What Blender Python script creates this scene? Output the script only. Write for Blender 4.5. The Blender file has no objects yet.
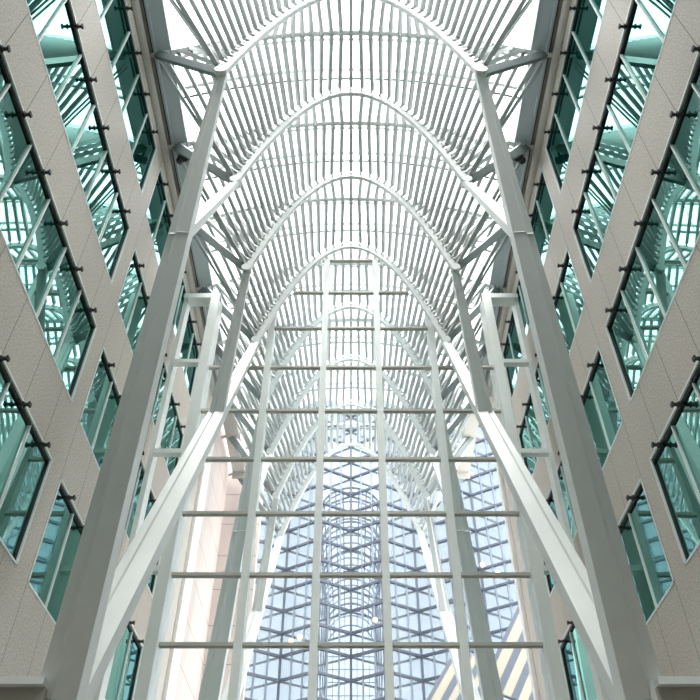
import bpy, math, random
from mathutils import Vector as V
random.seed(7)
C = bpy.context.scene.collection
SC = bpy.context.scene

# ------------------------------------------------------------- camera, sky, exposure
EYE = 1.6
cam = bpy.data.cameras.new('camera'); co = bpy.data.objects.new('camera', cam); C.objects.link(co)
cam.sensor_width = 36; cam.lens = 36*752/700.0; cam.clip_end = 400; cam.clip_start = .05
cam.shift_x = -1/700.0
co.location = (0, 0, EYE); co.rotation_euler = (math.radians(90+44), 0, 0)
SC.camera = co
w = bpy.data.worlds.new('overcast'); SC.world = w; w.use_nodes = True
wn = w.node_tree.nodes; wl = w.node_tree.links
bg = wn['Background']; bg.inputs['Strength'].default_value = 3.0
tcw = wn.new('ShaderNodeTexCoord'); nz = wn.new('ShaderNodeTexNoise'); nz.inputs['Scale'].default_value = 3.0
nz.inputs['Detail'].default_value = 4
crw = wn.new('ShaderNodeValToRGB')
crw.color_ramp.elements[0].position = .35; crw.color_ramp.elements[0].color = (.94, .97, 1, 1)
crw.color_ramp.elements[1].position = .65; crw.color_ramp.elements[1].color = (1, .985, .965, 1)
wl.new(tcw.outputs['Generated'], nz.inputs['Vector']); wl.new(nz.outputs['Fac'], crw.inputs['Fac'])
wl.new(crw.outputs['Color'], bg.inputs['Color'])
sun = bpy.data.lights.new('sun', 'SUN'); sun.energy = 5.5; sun.angle = math.radians(30); sun.color = (1, .96, .92)
so = bpy.data.objects.new('sun', sun); C.objects.link(so); so.rotation_euler = (math.radians(17), math.radians(0), 0)
SC.view_settings.view_transform = 'Standard'; SC.view_settings.look = 'None'
SC.view_settings.gamma = 1; SC.view_settings.use_curve_mapping = False
SC.view_settings.exposure = 1.05
SC.cycles.max_bounces = 10; SC.cycles.transparent_max_bounces = 24
SC.cycles.diffuse_bounces = 5

# ------------------------------------------------------------- materials
def newmat(name):
    m = bpy.data.materials.new(name); m.use_nodes = True
    return m, m.node_tree.nodes, m.node_tree.links, m.node_tree.nodes['Principled BSDF']
def paint(name, col, rough=.45, metal=0., var=.05, scale=3.):
    m, n, l, b = newmat(name)
    t = n.new('ShaderNodeTexCoord'); z = n.new('ShaderNodeTexNoise'); z.inputs['Scale'].default_value = scale
    z.inputs['Detail'].default_value = 6
    r = n.new('ShaderNodeValToRGB')
    r.color_ramp.elements[0].color = tuple(c*(1-var) for c in col)+(1,)
    r.color_ramp.elements[1].color = tuple(min(1, c*(1+var)) for c in col)+(1,)
    l.new(t.outputs['Object'], z.inputs['Vector']); l.new(z.outputs['Fac'], r.inputs['Fac'])
    l.new(r.outputs['Color'], b.inputs['Base Color'])
    b.inputs['Roughness'].default_value = rough; b.inputs['Metallic'].default_value = metal
    return m
def granite(name, base, dark, period=1.42, phase=13.75, rows=None):
    m, n, l, b = newmat(name)
    t = n.new('ShaderNodeNewGeometry')
    z = n.new('ShaderNodeTexNoise'); z.inputs['Scale'].default_value = 22; z.inputs['Detail'].default_value = 8; z.inputs['Roughness'].default_value = .8
    z2 = n.new('ShaderNodeTexNoise'); z2.inputs['Scale'].default_value = .35; z2.inputs['Detail'].default_value = 3
    l.new(t.outputs['Position'], z.inputs['Vector']); l.new(t.outputs['Position'], z2.inputs['Vector'])
    r = n.new('ShaderNodeValToRGB'); r.color_ramp.elements[0].position = .36; r.color_ramp.elements[1].position = .6
    r.color_ramp.elements[0].color = dark+(1,); r.color_ramp.elements[1].color = base+(1,)
    l.new(z.outputs['Fac'], r.inputs['Fac'])
    mx = n.new('ShaderNodeMixRGB'); mx.blend_type = 'MULTIPLY'; mx.inputs['Fac'].default_value = .35
    l.new(r.outputs['Color'], mx.inputs['Color1'])
    r2 = n.new('ShaderNodeValToRGB'); r2.color_ramp.elements[0].color = (.72, .7, .66, 1); r2.color_ramp.elements[1].color = (1, 1, 1, 1)
    l.new(z2.outputs['Fac'], r2.inputs['Fac']); l.new(r2.outputs['Color'], mx.inputs['Color2'])
    out = mx.outputs['Color']
    sp = n.new('ShaderNodeSeparateXYZ'); l.new(t.outputs['Position'], sp.inputs['Vector'])
    def joint(src, per, ph, out, wid=.018):
        a = n.new('ShaderNodeMath'); a.operation = 'SUBTRACT'; l.new(src, a.inputs[0]); a.inputs[1].default_value = ph-per*40
        mo = n.new('ShaderNodeMath'); mo.operation = 'MODULO'; l.new(a.outputs[0], mo.inputs[0]); mo.inputs[1].default_value = per
        lt = n.new('ShaderNodeMath'); lt.operation = 'LESS_THAN'; l.new(mo.outputs[0], lt.inputs[0]); lt.inputs[1].default_value = wid
        k = n.new('ShaderNodeMixRGB'); l.new(lt.outputs[0], k.inputs['Fac']); l.new(out, k.inputs['Color1']); k.inputs['Color2'].default_value = (.07, .07, .06, 1)
        return k.outputs['Color']
    if period: out = joint(sp.outputs['Y'], period, phase, out)
    if rows: out = joint(sp.outputs['Z'], rows[0], rows[1], out, .03)
    l.new(out, b.inputs['Base Color']); b.inputs['Roughness'].default_value = .55
    return m
def clear_glass(name, tint, gloss=.06, haze=0., hcol=(.9, .95, 1)):
    m, n, l, b = newmat(name); n.remove(b)
    o = n['Material Output']; tr = n.new('ShaderNodeBsdfTransparent'); tr.inputs['Color'].default_value = tint+(1,)
    g = n.new('ShaderNodeBsdfGlossy'); g.inputs['Roughness'].default_value = .02; g.inputs['Color'].default_value = (.9, .95, 1, 1)
    fr = n.new('ShaderNodeLayerWeight'); fr.inputs['Blend'].default_value = gloss
    mx = n.new('ShaderNodeMixShader'); l.new(fr.outputs['Fresnel'], mx.inputs['Fac']); l.new(tr.outputs[0], mx.inputs[1]); l.new(g.outputs[0], mx.inputs[2])
    out = mx.outputs[0]
    if haze:
        d = n.new('ShaderNodeBsdfTranslucent'); d.inputs['Color'].default_value = hcol+(1,)
        d2 = n.new('ShaderNodeBsdfDiffuse'); d2.inputs['Color'].default_value = hcol+(1,)
        a = n.new('ShaderNodeMixShader'); l.new(d.outputs[0], a.inputs[1]); l.new(d2.outputs[0], a.inputs[2])
        c = n.new('ShaderNodeMixShader'); c.inputs['Fac'].default_value = haze; l.new(out, c.inputs[1]); l.new(a.outputs[0], c.inputs[2]); out = c.outputs[0]
    l.new(out, o.inputs['Surface'])
    return m
def mirror_glass(name, gcol, dcol, fac=.8, bump=.02):
    m, n, l, b = newmat(name); n.remove(b); o = n['Material Output']
    g = n.new('ShaderNodeBsdfGlossy'); g.inputs['Roughness'].default_value = .015; g.inputs['Color'].default_value = gcol+(1,)
    d = n.new('ShaderNodeBsdfDiffuse'); d.inputs['Color'].default_value = dcol+(1,)
    ge = n.new('ShaderNodeNewGeometry'); z = n.new('ShaderNodeTexNoise'); z.inputs['Scale'].default_value = .8; z.inputs['Detail'].default_value = 1
    l.new(ge.outputs['Position'], z.inputs['Vector'])
    bp = n.new('ShaderNodeBump'); bp.inputs['Strength'].default_value = bump; bp.inputs['Distance'].default_value = .5
    l.new(z.outputs['Fac'], bp.inputs['Height']); l.new(bp.outputs[0], g.inputs['Normal'])
    mx = n.new('ShaderNodeMixShader'); mx.inputs['Fac'].default_value = fac; l.new(d.outputs[0], mx.inputs[1]); l.new(g.outputs[0], mx.inputs[2])
    l.new(mx.outputs[0], o.inputs['Surface'])
    return m
def glow(name, col, s):
    m, n, l, b = newmat(name); b.inputs['Emission Color'].default_value = col+(1,); b.inputs['Emission Strength'].default_value = s
    b.inputs['Base Color'].default_value = col+(1,)
    return m
M = dict(
    steel=paint('white_painted_steel', (.66, .69, .68), .38),
    fin=paint('rib_paint', (.46, .485, .48), .45),
    strut=paint('grey_painted_strut', (.13, .16, .16), .4),
    mull=paint('mullion_paint', (.72, .76, .74), .45),
    trans=paint('transom_paint', (.44, .44, .40), .5),
    wmull=paint('window_mullion_paint', (.70, .78, .76), .35),
    black=paint('black_iron', (.012, .014, .014), .5),
    seal=paint('black_reveal', (.015, .018, .017), .6),
    gran=granite('grey_granite', (.66, .605, .535), (.27, .24, .205)),
    pink=granite('pink_stone', (.66, .56, .53), (.56, .47, .44), 1.6, 0, (1.9, .5)),
    pale=paint('pale_render', (.8, .76, .72), .6),
    gutter=paint('gutter_paint', (.45, .50, .52), .5),
    cornice=paint('cornice_stone', (.40, .38, .34), .7, var=.12, scale=8),
    roofglass=clear_glass('roof_glass', (.93, .94, .94), .04),
    screen=clear_glass('screen_glass', (.95, .97, .97), .05, .05),
    win=mirror_glass('teal_window_glass', (.24, .46, .42), (.005, .09, .075), .84, .0015),
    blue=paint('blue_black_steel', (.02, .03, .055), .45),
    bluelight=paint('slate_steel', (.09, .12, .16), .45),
    bglass=clear_glass('pale_blue_glass', (.35, .38, .41), .12, .08, (.85, .9, .95)),
    cglass=clear_glass('clear_grid_glass', (.42, .45, .49), .08, .06, (.9, .95, 1)),
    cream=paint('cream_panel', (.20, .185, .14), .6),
    floor=paint('floor_stone', (.36, .35, .32), .4, var=.1, scale=1),
    lamp=glow('warm_lamp', (1, .5, .15), 3),  # glow standing in for lamps mirrored in glass
)
# ------------------------------------------------------------- mesh builders (heights below are above the eye unless floor is named)
class MB:
    def __init__(s): s.v = []; s.f = []
    def add(s, vs, fs):
        o = len(s.v); s.v += [tuple(p) for p in vs]; s.f += [tuple(i+o for i in f) for f in fs]; return s
    def box(s, x0, x1, y0, y1, z0, z1):
        vs = [(x, y, z) for x in (x0, x1) for y in (y0, y1) for z in (z0, z1)]
        return s.add(vs, [(0, 1, 3, 2), (4, 6, 7, 5), (0, 4, 5, 1), (2, 3, 7, 6), (0, 2, 6, 4), (1, 5, 7, 3)])
    def sweep(s, pts, prof, fronts, scales=None):
        """prof: list of (side, front); pts polyline; fronts: front hint per point"""
        n = len(pts); k = len(prof); vs = []
        for i, p in enumerate(pts):
            p = V(p); t = (V(pts[min(i+1, n-1)])-V(pts[max(i-1, 0)])).normalized()
            f = V(fronts[i] if isinstance(fronts, list) else fronts); f = (f-t*f.dot(t)).normalized(); sd = t.cross(f)
            sc = scales[i] if scales else 1
            for a, b in prof: vs.append(p+sd*a*sc+f*b*sc)
        fs = [(i*k+j, i*k+(j+1) % k, (i+1)*k+(j+1) % k, (i+1)*k+j) for i in range(n-1) for j in range(k)]
        fs += [tuple(range(k))[::-1], tuple((n-1)*k+j for j in range(k))]
        return s.add(vs, fs)
    def bar(s, a, b, w, h, up=(0, 0, 1)):
        return s.sweep([a, b], [(-w/2, -h/2), (w/2, -h/2), (w/2, h/2), (-w/2, h/2)], V(up))
    def tube(s, pts, r, n=8, hint=(0, 0, 1)):
        return s.sweep(pts, [(r*math.cos(2*math.pi*i/n), r*math.sin(2*math.pi*i/n)) for i in range(n)], V(hint))
    def build(s, name, mat, parent=None, smooth=False):
        me = bpy.data.meshes.new(name)
        me.from_pydata([(x, y, z+EYE) for x, y, z in s.v], [], s.f); me.materials.append(mat)
        if smooth:
            for p in me.polygons: p.use_smooth = True
        o = bpy.data.objects.new(name, me); C.objects.link(o)
        if parent is not None:
            o.parent = parent
            if parent.location.length: 
                for v in me.vertices: v.co -= parent.location
        return o
def tag(o, label=None, cat=None, group=None, kind=None):
    if label: o['label'] = label
    if cat: o['category'] = cat
    if group: o['group'] = group
    if kind: o['kind'] = kind
    return o
def thing(name, label, cat, loc=(0, 0, 0), group=None):
    o = bpy.data.objects.new(name, None); C.objects.link(o); o.location = (loc[0], loc[1], loc[2]+EYE); o.empty_display_size = .3
    return tag(o, label, cat, group)
FL = -EYE   # floor level in eye-based heights
SIDES = (('left', -1), ('right', 1))

# ------------------------------------------------------------- structure: floor, granite walls and their windows
tag(MB().box(-14, 14, -10.5, 75, FL-.2, FL).build('floor', M['floor']), kind='structure')
ROWS = [(7.68, 10.4), (12.12, 14.86), (16.62, 19.32), (21.15, 24.05)]
SPANS = [(1.68, 14.46, 9), (15.2, 25.14, 7), (26.15, 27.95, 1)]
Y0, Y1 = -10., 28.8
wn_i = 0
for side, s in SIDES:
    def bx(mb, xa, xb, *r):
        a, b = sorted((s*xa, s*xb)); return mb.box(a, b, *r)
    mb = MB()
    zs = [FL]+[z for r in ROWS for z in r]+[25.0]
    for i in range(0, len(zs), 2): bx(mb, 7, 7.5, Y0, Y1, zs[i], zs[i+1])
    ys = [Y0]+[y for r in SPANS for y in r[:2]]+[Y1]
    for z0, z1 in ROWS:
        for i in range(0, len(ys), 2): bx(mb, 7, 7.5, ys[i], ys[i+1], z0, z1)
    tag(mb.build('wall_'+side, M['gran']), kind='structure')
    for z0, z1 in ROWS:
        for ya, yb, n in SPANS:
            wn_i += 1
            fr = MB()
            for (a, b, c, d) in ((ya, yb, z0, z0+.05), (ya, yb, z1-.05, z1), (ya, ya+.05, z0, z1), (yb-.05, yb, z0, z1)):
                bx(fr, 6.99, 7.05, a, b, c, d)
            o = tag(fr.build('window_%d' % wn_i, M['wmull']), kind='structure')
            rv = MB()
            for (a, b, c, d) in ((ya+.05, yb-.05, z1-.13, z1-.05), (ya+.05, yb-.05, z0+.05, z0+.09), (ya+.05, ya+.07, z0+.05, z1-.05), (yb-.07, yb-.05, z0+.05, z1-.05)):
                bx(rv, 7.03, 7.2, a, b, c, d)
            rv.build('reveal', M['seal'], o)
            st = (yb-ya)/n
            for k in range(n):
                t = random.uniform(-.004, .004); u = random.uniform(-.004, .004)
                a, b = ya+k*st, ya+(k+1)*st
                mbp = MB(); x = s*7.08
                vs = [(x+t*i+u*j+dx, yy, zz) for dx in (0, s*.02) for i, yy in ((-1, a+.02), (1, b-.02)) for j, zz in ((-1, z0+.06), (1, z1-.08))]
                mbp.add(vs, [(0, 1, 3, 2), (4, 6, 7, 5), (0, 4, 5, 1), (2, 3, 7, 6), (0, 2, 6, 4), (1, 5, 7, 3)])
                mbp.build('pane', M['win'], o)
                if k: bx(MB(), 7.03, 7.08, a-.025, a+.025, z0+.03, z1-.03).build('mullion', M['wmull'], o)
                if ya < 26:
                    c = (a+b)/2-.04; q = MB()
                    bx(q, 6.84, 7.07, c-.03, c+.03, z1-.17, z1-.11)
                    bx(q, 6.80, 6.84, c-.055, c+.055, z1-.185, z1-.095)
                    bx(q, 6.93, 6.97, c-.055, c+.055, z1-.185, z1-.095)
                    q.build('bracket', M['black'], o)
    # cornice and gutter along the wall head
    mb = MB(); mb.tube([(s*6.98, Y0, 24.72), (s*6.98, Y1, 24.72)], .2, 14); bx(mb, 6.68, 7.5, Y0, Y1, 24.92, 25.25)
    tag(mb.build('trim_%d' % (1 if s < 0 else 2), M['cornice']), kind='structure')
    mb = MB(); bx(mb, 6.12, 6.62, Y0, 35.4, 25.0, 25.22); bx(mb, 6.58, 6.66, Y0, 35.4, 24.85, 25.5); bx(mb, 6.08, 6.13, Y0, 35.4, 24.96, 25.3)
    g = tag(mb.build('trim_%d' % (3 if s < 0 else 4), M['gutter']), kind='structure')
    bx(MB(), 6.66, 6.69, Y0, 35.4, 24.8, 25.5).build('gutter_seal', M['black'], g)
    mb = MB(); bx(mb, 5.75, 6.7, 35.4, 35.5, 24.2, 25.6); bx(mb, 6.0, 6.7, 29, 35.4, 24.6, 24.98)
    mb.build('gutter_end', M['cornice'], g)
    for k in range(-1, 8):
        y = 9.6+3.5*k+1.75
        q = MB(); q.tube([(s*6.6, y, 24.85), (s*7.0, y, 24.7)], .09)
        q.build('gutter_arm', M['cornice'], g)
# glazed roof skin
mb = MB(); N = 24; P = 11
for iy, y in enumerate((-10, 35.4)):
    for i in range(N+1):
        x = -6.45+12.9*i/N; mb.v.append((x, y, 26.85-1.72*(x/6.45)**2))
mb.f = [(i, i+1, N+2+i, N+1+i) for i in range(N)]
mb.v += [(x, y, z+.03) for x, y, z in mb.v]; q = 2*(N+1)
mb.f += [tuple(j+q for j in f)[::-1] for f in mb.f]
tag(mb.build('ceiling', M['roofglass']), kind='structure')

# ------------------------------------------------------------- end of the passage: stone tower and return walls
tag(MB().box(-16, -5.0, 36.2, 36.7, FL, 36).build('wall_far_left', M['pink']), kind='structure')
tag(MB().box(-7.9, -7.05, 28.82, 36.2, FL, 30).build('wall_return_left', M['pink']), kind='structure')
tag(MB().box(-7.04, -6.9, 29.2, 30.6, FL, 24.4).build('trim_5', M['pale']), kind='structure')
tag(MB().box(7.05, 7.9, 28.82, 29.6, FL, 30).build('wall_return_right', M['pink']), kind='structure')
tag(MB().box(6.9, 7.04, 29.2, 29.6, FL, 24.4).build('trim_6', M['pale']), kind='structure')

tag(MB().box(-7.5, 7.5, -10.5, -10, FL, 25.2).build('wall_back', M['gutter']), kind='structure')  # unseen wall added to stop light from behind the camera
tag(MB().box(-7.5, 7.5, -10.5, 3.6, 26.9, 27.2).build('ceiling_back', M['gutter']), kind='structure')  # unseen slab added to keep skylight off faces towards the camera

# ------------------------------------------------------------- branching columns
def tree(s, yc, label):
    t = thing('branching_column', label, 'column', (s*5.5, yc, FL), 'branching steel columns')
    # stepped section: wide inner face, recessed outer wing
    prof = [(-1, -.6), (1, -.6), (1, .5), (-.12, .5), (-.42, .22), (-1, .22)]
    def limb(name, pts, sc):
        d = (V(pts[-1])-V(pts[0]))
        fr = V((0, -1, 0)); f = (fr-d.normalized()*fr.dot(d.normalized()))
        sd = d.normalized().cross(f.normalized())
        pr = prof if sd.x*s < 0 else [(-a, b) for a, b in prof][::-1]
        MB().sweep(pts, pr, fr, sc).build(name, M['steel'], t)
    base = (s*5.5, yc, 5.2)
    tr = MB().sweep([(s*5.72, yc, FL), (s*5.5, yc, 5.35)], [(-.42, -.34), (.42, -.34), (.42, .3), (.1, .3), (-.1, .16), (-.42, .16)], V((0, -1, 0)))
    tr.build('trunk', M['steel'], t)
    for dy in (-1, 1):
        fk = (s*4.22, yc+dy*3.5, 14.9)
        b = (s*5.5, yc+dy*.12, 5.1)
        tip = (s*3.55, yc+dy*5.25, 19.9)
        limb('main_limb', [b, fk, tip], [.42, .27, .14])
        tip = V((s*3.55, yc+dy*1.75, 19.9)); f = V(fk)
        limb('upper_branch', [f-(tip-f).normalized()*.1, tip], [.235, .13])
    q = MB(); a, b = sorted((s*5.7, s*7.0))
    q.box(a, b, yc-.55, yc+.5, 5.22, 5.36); q.build('wall_bracket', M['steel'], t)
    q = MB(); q.box(a, b, yc-.4, yc+.3, 4.3, 5.22); q.build('bracket_web', M['cornice'], t)  # darker stone colour stands in for shade under the ledge
tree(-1, 14.85, 'large grey branching column nearest on the left, rising from the lower left corner')
tree(1, 14.85, 'large grey branching column nearest on the right, rising from the lower right corner')
tree(-1, 28.85, 'branching column behind the glass screen, standing before the pink stone wall')
tree(1, 28.85, 'branching column behind the glass screen on the right, before the blue framed facade')

# ------------------------------------------------------------- arches
ORD = ['first', 'second', 'third', 'fourth', 'fifth', 'sixth', 'seventh', 'eighth']
ARCH_LAB = ['white parabolic roof arch nearest the viewer, crown cut by the top edge',
            'second white parabolic roof arch from the viewer, below the cut off one',
            'third white parabolic roof arch from the viewer, carried by the upright inner branches',
            'fourth white parabolic roof arch, framing the head of the glass screen',
            'fifth roof arch, the first seen through the glass screen',
            'sixth roof arch, second of those seen through the glass screen',
            'seventh roof arch, last but one behind the glass screen',
            'farthest roof arch, framing the blue steel facade beyond']
SPR, RISE, CROWN = 3.55, 5.65, 25.6
def az(x): return CROWN-RISE*(x/SPR)**2
def bz(x): return 26.62-1.72*(x/6.45)**2
# arc length table
NS = 400; tab = [(0, 0)]
for i in range(1, NS+1):
    x0, x1 = SPR*(i-1)/NS, SPR*i/NS
    tab.append((tab[-1][0]+math.hypot(x1-x0, az(x1)-az(x0)), x1))
LEN = tab[-1][0]
def x_at(l):
    sg = -1 if l < 0 else 1; l = min(abs(l), LEN)
    for i in range(1, NS+1):
        if tab[i][0] >= l-1e-9:
            a, b = tab[i-1], tab[i]; return sg*(a[1]+(b[1]-a[1])*(l-a[0])/(b[0]-a[0]))
    return sg*SPR
for k in range(0, 8):
    y = 9.6+3.5*k
    t = thing('roof_arch', ARCH_LAB[k], 'arch', (0, y, 19.9), 'parabolic roof arches')
    pts = []; hints = []
    for i in range(49):
        l = -LEN+2*LEN*i/48; x = x_at(l); pts.append((x, y, az(x)))
    n8 = [(-.075, -.12), (-.04, -.145), (.04, -.145), (.075, -.12), (.075, .09), (.05, .11), (-.05, .11), (-.075, .09)]
    m2 = MB(); hints = [V((p[0]*.9, 0, 3.0+abs(p[0])*.0)) for p in pts]
    m2.sweep(pts, n8, hints)
    m2.build('arch_rib', M['steel'], t)
    for s in (-1, 1):
        c = (s*3.57, y, 19.85)
        MB().tube([(c[0], y-.15, c[2]), (c[0], y+.15, c[2])], .165, 16).build('spring_joint', M['steel'], t)
        nd = (s*6.5, y+1.7, 24.7)
        MB().bar(c, nd, .17, .24).build('outrigger', M['strut'], t)
        nd2 = (s*6.5, y-1.4, 24.8)
        for o in (-.07, .07):
            MB().tube([(c[0], c[1]+o, c[2]+.1), (nd2[0], nd2[1]+o, nd2[2])], .035, 6).build('tie_rod', M['fin'], t)

# ------------------------------------------------------------- ribs between the arches, roof beams
NR = 19
BAY_LAB = ['roof bay of close white ribs nearest the viewer, mostly above the top edge',
           'ribbed roof bay between the first and second arches', 'ribbed roof bay between the second and third arches',
           'ribbed roof bay between the third and fourth arches', 'ribbed roof bay just behind the head of the glass screen',
           'ribbed roof bay between the fifth and sixth arches, seen through glass', 'ribbed roof bay between the sixth and seventh arches, seen through glass',
           'ribbed roof bay between the seventh and farthest arches, seen through glass']
for k in range(-1, 7):
    ym = 9.6+3.5*k+1.75
    lab = BAY_LAB[k+1]
    t = thing('ribbed_bay', lab, 'roof bay', (0, ym, 24.9), 'ribbed roof bays')
    for dr in (-1, 1):
        if k == -1 and dr == -1: continue
        for i in range(-NR, NR+1):
            u = i/(NR+.35)
            fx = x_at(u*LEN); fz = az(fx)
            nx, nzv = 2*RISE*fx/SPR**2, 1.0; nl = math.hypot(nx, nzv); nx /= nl; nzv /= nl
            foot = V((fx+nx*.2, ym+dr*1.64, fz+nzv*.2)); hx = 6.77*u-1.6*u**3+1.33*u**6*(1 if u > 0 else -1)
            head = V((hx, ym+dr*.05, bz(hx)-.12))
            up = V((nx, 0, nzv)).lerp(V((0, 0, 1)), .3)
            mb = MB(); mb.bar(head, foot, .13, .12, up)
            mb.bar(foot, V((fx+nx*.05, ym+dr*1.68, fz+nzv*.05)), .07, .07, (0, 1, 0))
            mb.build('rib', M['fin'], t)
    # cross beam at the head of the ribs
    b = thing('roof_beam', 'pale cross beam under the roof glass '+('in the bay nearest the viewer' if k < 0 else 'just beyond the %s arch' % ORD[k]), 'beam', (0, ym, 25), 'roof cross beams')
    pts = [(-6.35+12.7*i/28, ym, bz(-6.35+12.7*i/28)+.02) for i in range(29)]
    MB().sweep(pts, [(-.09, -.1), (.09, -.1), (.09, .12), (-.09, .12)], V((0, 0, 1))).build('beam', M['mull'], b)
    pts = [(p[0], p[1]+.28, p[2]+.1) for p in pts]
    MB().sweep(pts, [(-.05, -.05), (.05, -.05), (.05, .05), (-.05, .05)], V((0, 0, 1))).build('glazing_rail', M['mull'], b)
    if k >= 1:
        for s in (-1, 1):
            for x in (0, 2.2*s):
                xb = x+1.1*s; q = MB()
                q.tube([(x, ym+.1, bz(x)-.1), (xb, ym+1.7, bz(xb)-.05)], .012, 5)
                q.tube([(xb+1.1*s, ym+.1, bz(xb+1.1*s)-.1), (xb, ym+1.7, bz(xb)-.05)], .012, 5)
                q.build('bracing_cable', M['strut'], b)
for k in range(0, 8):
    y = 9.6+3.5*k
    b = thing('glazing_purlin', 'slim dark-edged purlin carrying the roof glass above the %s arch' % ORD[k], 'purlin', (0, y, 25), 'glazing purlins')
    pts = [(-6.35+12.7*i/28, y, bz(-6.35+12.7*i/28)+.1) for i in range(29)]
    MB().sweep(pts, [(-.04, -.05), (.04, -.05), (.04, .05), (-.04, .05)], V((0, 0, 1))).build('purlin_bar', M['strut'], b)
    pts = [(p[0], p[1]-.3, p[2]+.08) for p in pts]
    MB().sweep(pts, [(-.06, -.03), (.06, -.03), (.06, .03), (-.06, .03)], V((0, 0, 1))).build('glazing_rail', M['mull'], b)

# ------------------------------------------------------------- glass screen across the passage
t = thing('glass_screen', 'tall pale framed glass screen closing the passage under the fourth arch', 'glass screen', (0, 20.6, FL))
YS = 20.6
def mull(x, top, wd, dp):
    MB().box(x-wd/2, x+wd/2, YS-.12, YS-.12+dp, FL, top).build('mullion', M['mull'], t)
for s in (-1, 1):
    mull(s*1.03, 25.15, .22, .5); mull(s*3.11, 22.4, .24, .5)
    MB().box(s*5.45-.17, s*5.45+.17, YS-.35, YS+.5, FL, 22.7).build('mullion', M['mull'], t)
    MB().box(s*6.65-.08, s*6.65+.08, YS-.2, YS+.3, FL, 22.7).build('mullion', M['mull'], t)
    a, b = sorted((s*6.73, s*5.28)); MB().box(a, b, YS-.3, YS+.2, 22.55, 22.8).build('head_rail', M['mull'], t)
    for z in (18.96+.1, 14.86+.1, 10.72+.0):
        a, b = sorted((s*6.57, s*5.6)); MB().box(a, b, YS-.3, YS-.05, z-.09, z+.09).build('transom', M['mull'], t)
    for x0, x1, top in ((1.14, 2.99, 22.3), (3.23, 5.28, 19.0)):
        a, b = sorted((s*x0, s*x1)); MB().box(a, b, YS+.05, YS+.07, FL, top).build('pane', M['screen'], t)
MB().box(-.92, .92, YS+.05, YS+.07, FL, 25.1).build('pane', M['screen'], t)
for k in range(0, 13):
    z = 25.2-2.08*k
    if z < FL+.3: break
    h = [1.25, 2.36, 3.2][k] if k < 3 else 5.3
    MB().box(-h, h, YS-.1, YS+.04, z-.05, z+.05).box(-h, h, YS-.03, YS+.03, z-.08, z-.05).build('transom', M['trans'], t)

# ------------------------------------------------------------- blue steel facade beyond, folded in plan
t = thing('folded_facade', 'blue-black steel and glass facade folded in zigzags beyond the last arch', 'facade', (0, 46, FL))
ZT, PER, AMP = 38.0, 4.3, 1.4
def fold(off=0, inv=False):
    pts = []
    for j in range(-5, 6):
        x = j*PER/2*1.0
        near = (j % 2 != 0)
        pts.append((x, (46-AMP if near else 46) if not inv else (46+AMP if near else 46)))
    return pts
pl = fold()
z = 19.85-1.44*14
zr = []
while z < ZT: zr.append(z); z += 1.44
for zz in zr:
    q = MB()
    for (xa, ya), (xb, yb) in zip(pl[:-1], pl[1:]): q.bar((xa, ya, zz), (xb, yb, zz), .17, .15)
    q.build('frame_rail', M['blue'], t)
pi = fold(inv=True)
for zz in zr:
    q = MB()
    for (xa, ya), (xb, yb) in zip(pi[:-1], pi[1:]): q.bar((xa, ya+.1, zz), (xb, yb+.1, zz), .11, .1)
    q.build('rear_frame_rail', M['bluelight'], t)  # second, paler rails stand in for the frame mirrored in the glass
for (xa, ya), (xb, yb) in zip(pl[:-1], pl[1:]):
    for j in range(3):
        u = j/3; x = xa+(xb-xa)*u; y = ya+(yb-ya)*u
        wd = .15 if j == 0 else .11
        MB().box(x-wd/2, x+wd/2, y-.07, y+.09, FL, ZT).build('post', M['blue'] if j == 0 else M['bluelight'], t)
    q = MB()
    q.add([(xa, ya+.1, FL), (xb, yb+.1, FL), (xb, yb+.1, ZT), (xa, ya+.1, ZT), (xa, ya+.12, FL), (xb, yb+.12, FL), (xb, yb+.12, ZT), (xa, ya+.12, ZT)],
          [(0, 1, 2, 3), (4, 7, 6, 5), (0, 4, 5, 1), (3, 2, 6, 7), (0, 3, 7, 4), (1, 5, 6, 2)])
    q.build('pane', M['cglass'] if abs(xa+xb) < 4.4 else M['bglass'], t)
t['label'] = 'blue-black steel and glass facade folded in zigzags beyond the last arch'

t = thing('barrel_vault', 'far glazed barrel vault with a fine blue grid behind the folded facade', 'vault', (0, 60, FL))
RV, ZC = 2.3, 31.9
for k in range(6):
    y = 48+4.8*k
    pts = [(-RV, y, 8), (-RV, y, ZC-RV)]+[(-RV*math.cos(math.pi*i/20), y, ZC-RV+RV*math.sin(math.pi*i/20)) for i in range(1, 20)]+[(RV, y, ZC-RV), (RV, y, 8)]
    q = MB(); 
    for a, b in zip(pts[:-1], pts[1:]): q.bar(a, b, .1, .12, (0, 1, 0))
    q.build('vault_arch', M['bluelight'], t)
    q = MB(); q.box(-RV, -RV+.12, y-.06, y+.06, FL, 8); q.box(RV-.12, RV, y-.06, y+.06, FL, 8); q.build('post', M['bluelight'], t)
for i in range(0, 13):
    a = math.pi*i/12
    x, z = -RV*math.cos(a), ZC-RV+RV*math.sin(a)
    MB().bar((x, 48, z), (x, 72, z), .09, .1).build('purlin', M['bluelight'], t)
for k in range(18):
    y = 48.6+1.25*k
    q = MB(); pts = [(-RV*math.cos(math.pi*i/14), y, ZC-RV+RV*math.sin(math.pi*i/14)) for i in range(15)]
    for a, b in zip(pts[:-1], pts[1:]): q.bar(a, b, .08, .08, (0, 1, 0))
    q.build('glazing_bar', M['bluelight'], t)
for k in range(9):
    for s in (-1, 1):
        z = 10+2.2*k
        MB().bar((s*RV, 48, z), (s*RV, 72, z), .06, .08).build('side_rail', M['bluelight'], t)
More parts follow.
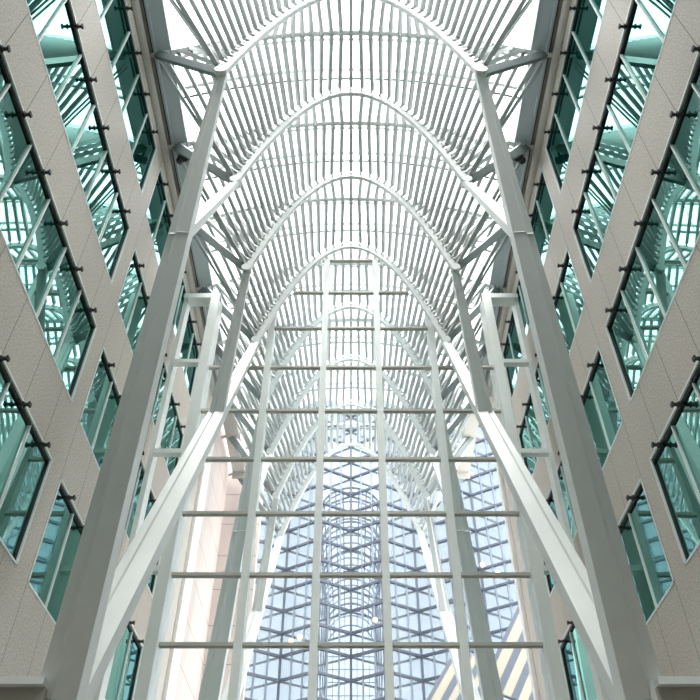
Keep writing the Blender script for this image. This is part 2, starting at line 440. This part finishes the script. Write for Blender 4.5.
# a glass end wall closing the vault
q = MB()
for i in range(9): q.box(-RV+i*RV/4-.03, -RV+i*RV/4+.03, 72, 72.1, FL, ZC-.4)
for i in range(26): q.box(-RV, RV, 72.0, 72.1, i*1.2, i*1.2+.06)
q.build('end_grid', M['bluelight'], t)

# sloping glazed canopies low on the right
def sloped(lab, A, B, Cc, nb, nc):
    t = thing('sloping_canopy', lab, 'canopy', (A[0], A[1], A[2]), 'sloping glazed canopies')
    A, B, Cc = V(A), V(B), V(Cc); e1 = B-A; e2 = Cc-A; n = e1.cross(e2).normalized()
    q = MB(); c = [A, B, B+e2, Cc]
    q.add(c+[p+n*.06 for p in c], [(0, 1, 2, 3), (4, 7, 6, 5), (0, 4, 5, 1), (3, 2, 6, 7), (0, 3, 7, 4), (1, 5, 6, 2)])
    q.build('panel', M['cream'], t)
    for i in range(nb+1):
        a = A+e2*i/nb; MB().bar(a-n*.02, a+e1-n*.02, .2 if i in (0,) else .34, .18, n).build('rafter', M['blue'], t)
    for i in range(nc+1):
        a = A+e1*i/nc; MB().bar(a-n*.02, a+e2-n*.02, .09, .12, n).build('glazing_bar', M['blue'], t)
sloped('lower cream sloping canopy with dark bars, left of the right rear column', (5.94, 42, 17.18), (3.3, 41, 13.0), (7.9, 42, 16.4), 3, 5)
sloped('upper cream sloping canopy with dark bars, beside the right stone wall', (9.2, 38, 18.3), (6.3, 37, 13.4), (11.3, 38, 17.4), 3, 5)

# glowing balls stand in for reflected lamps among the blue frames
for i, (x, y, z, lb) in enumerate(((8.65, 45.6, 24.2, 'small warm lamp on the blue facade, highest of the group at the right'),
        (9.5, 45.2, 23.4, 'small warm lamp on the blue facade, rightmost of the upper group'),
        (6.5, 44.5, 23.0, 'small warm lamp on the blue facade, just right of the screen mullion'),
        (9.35, 37.9, 18.1, 'small warm lamp at the peak of the upper sloping canopy'),
        (1.5, 45.3, 20.3, 'small warm lamp low in the middle of the blue facade'),
        (-2.1, 44.4, 19.5, 'small warm lamp on the blue facade, left of the central panes'),
        (-3.65, 45.4, 19.0, 'small warm lamp on the blue facade, left of two in the left bay'),
        (-3.1, 45.0, 19.1, 'small warm lamp on the blue facade, right of two in the left bay'))):
    q = MB(); r = .17
    ring = [(x, y-.22, z+r)]+[(x+r*math.sin(a)*math.cos(b), y-.22+r*math.sin(a)*math.sin(b), z+r*math.cos(a)) for a in (.8, 1.57, 2.35) for b in [2*math.pi*j/8 for j in range(8)]]+[(x, y-.22, z-r)]
    fs = [(0, 1+j, 1+(j+1) % 8) for j in range(8)]+[(1+rr*8+j, 1+(rr+1)*8+j, 1+(rr+1)*8+(j+1) % 8, 1+rr*8+(j+1) % 8) for rr in range(2) for j in range(8)]+[(17+j, 25, 17+(j+1) % 8) for j in range(8)]
    q.add(ring, fs)
    t = thing('wall_lamp', lb, 'lamp', (x, y, z), 'warm lamps beyond the glass')
    q.build('bulb', M['lamp'], t)
    MB().box(x-.05, x+.05, y-.12, y+.15, z+.1, z+.16).build('arm', M['blue'], t)  # arm added to carry the reflected glow

# black spotlights hung under the gutters
for side, s in SIDES:
    t = thing('spotlight', 'black spotlight under the %s gutter near the second arch' % side, 'light', (s*6.3, 15.2, 24.6), 'gutter spotlights')
    MB().tube([(s*6.35, 15.2, 24.98), (s*6.3, 15.2, 24.6)], .04).build('stem', M['black'], t)
    MB().tube([(s*6.4, 15.35, 24.7), (s*6.15, 14.95, 24.3)], .16, 12).build('housing', M['black'], t)
    MB().tube([(s*6.15, 14.95, 24.3), (s*6.10, 14.87, 24.22)], .19, 12).build('rim', M['black'], t)
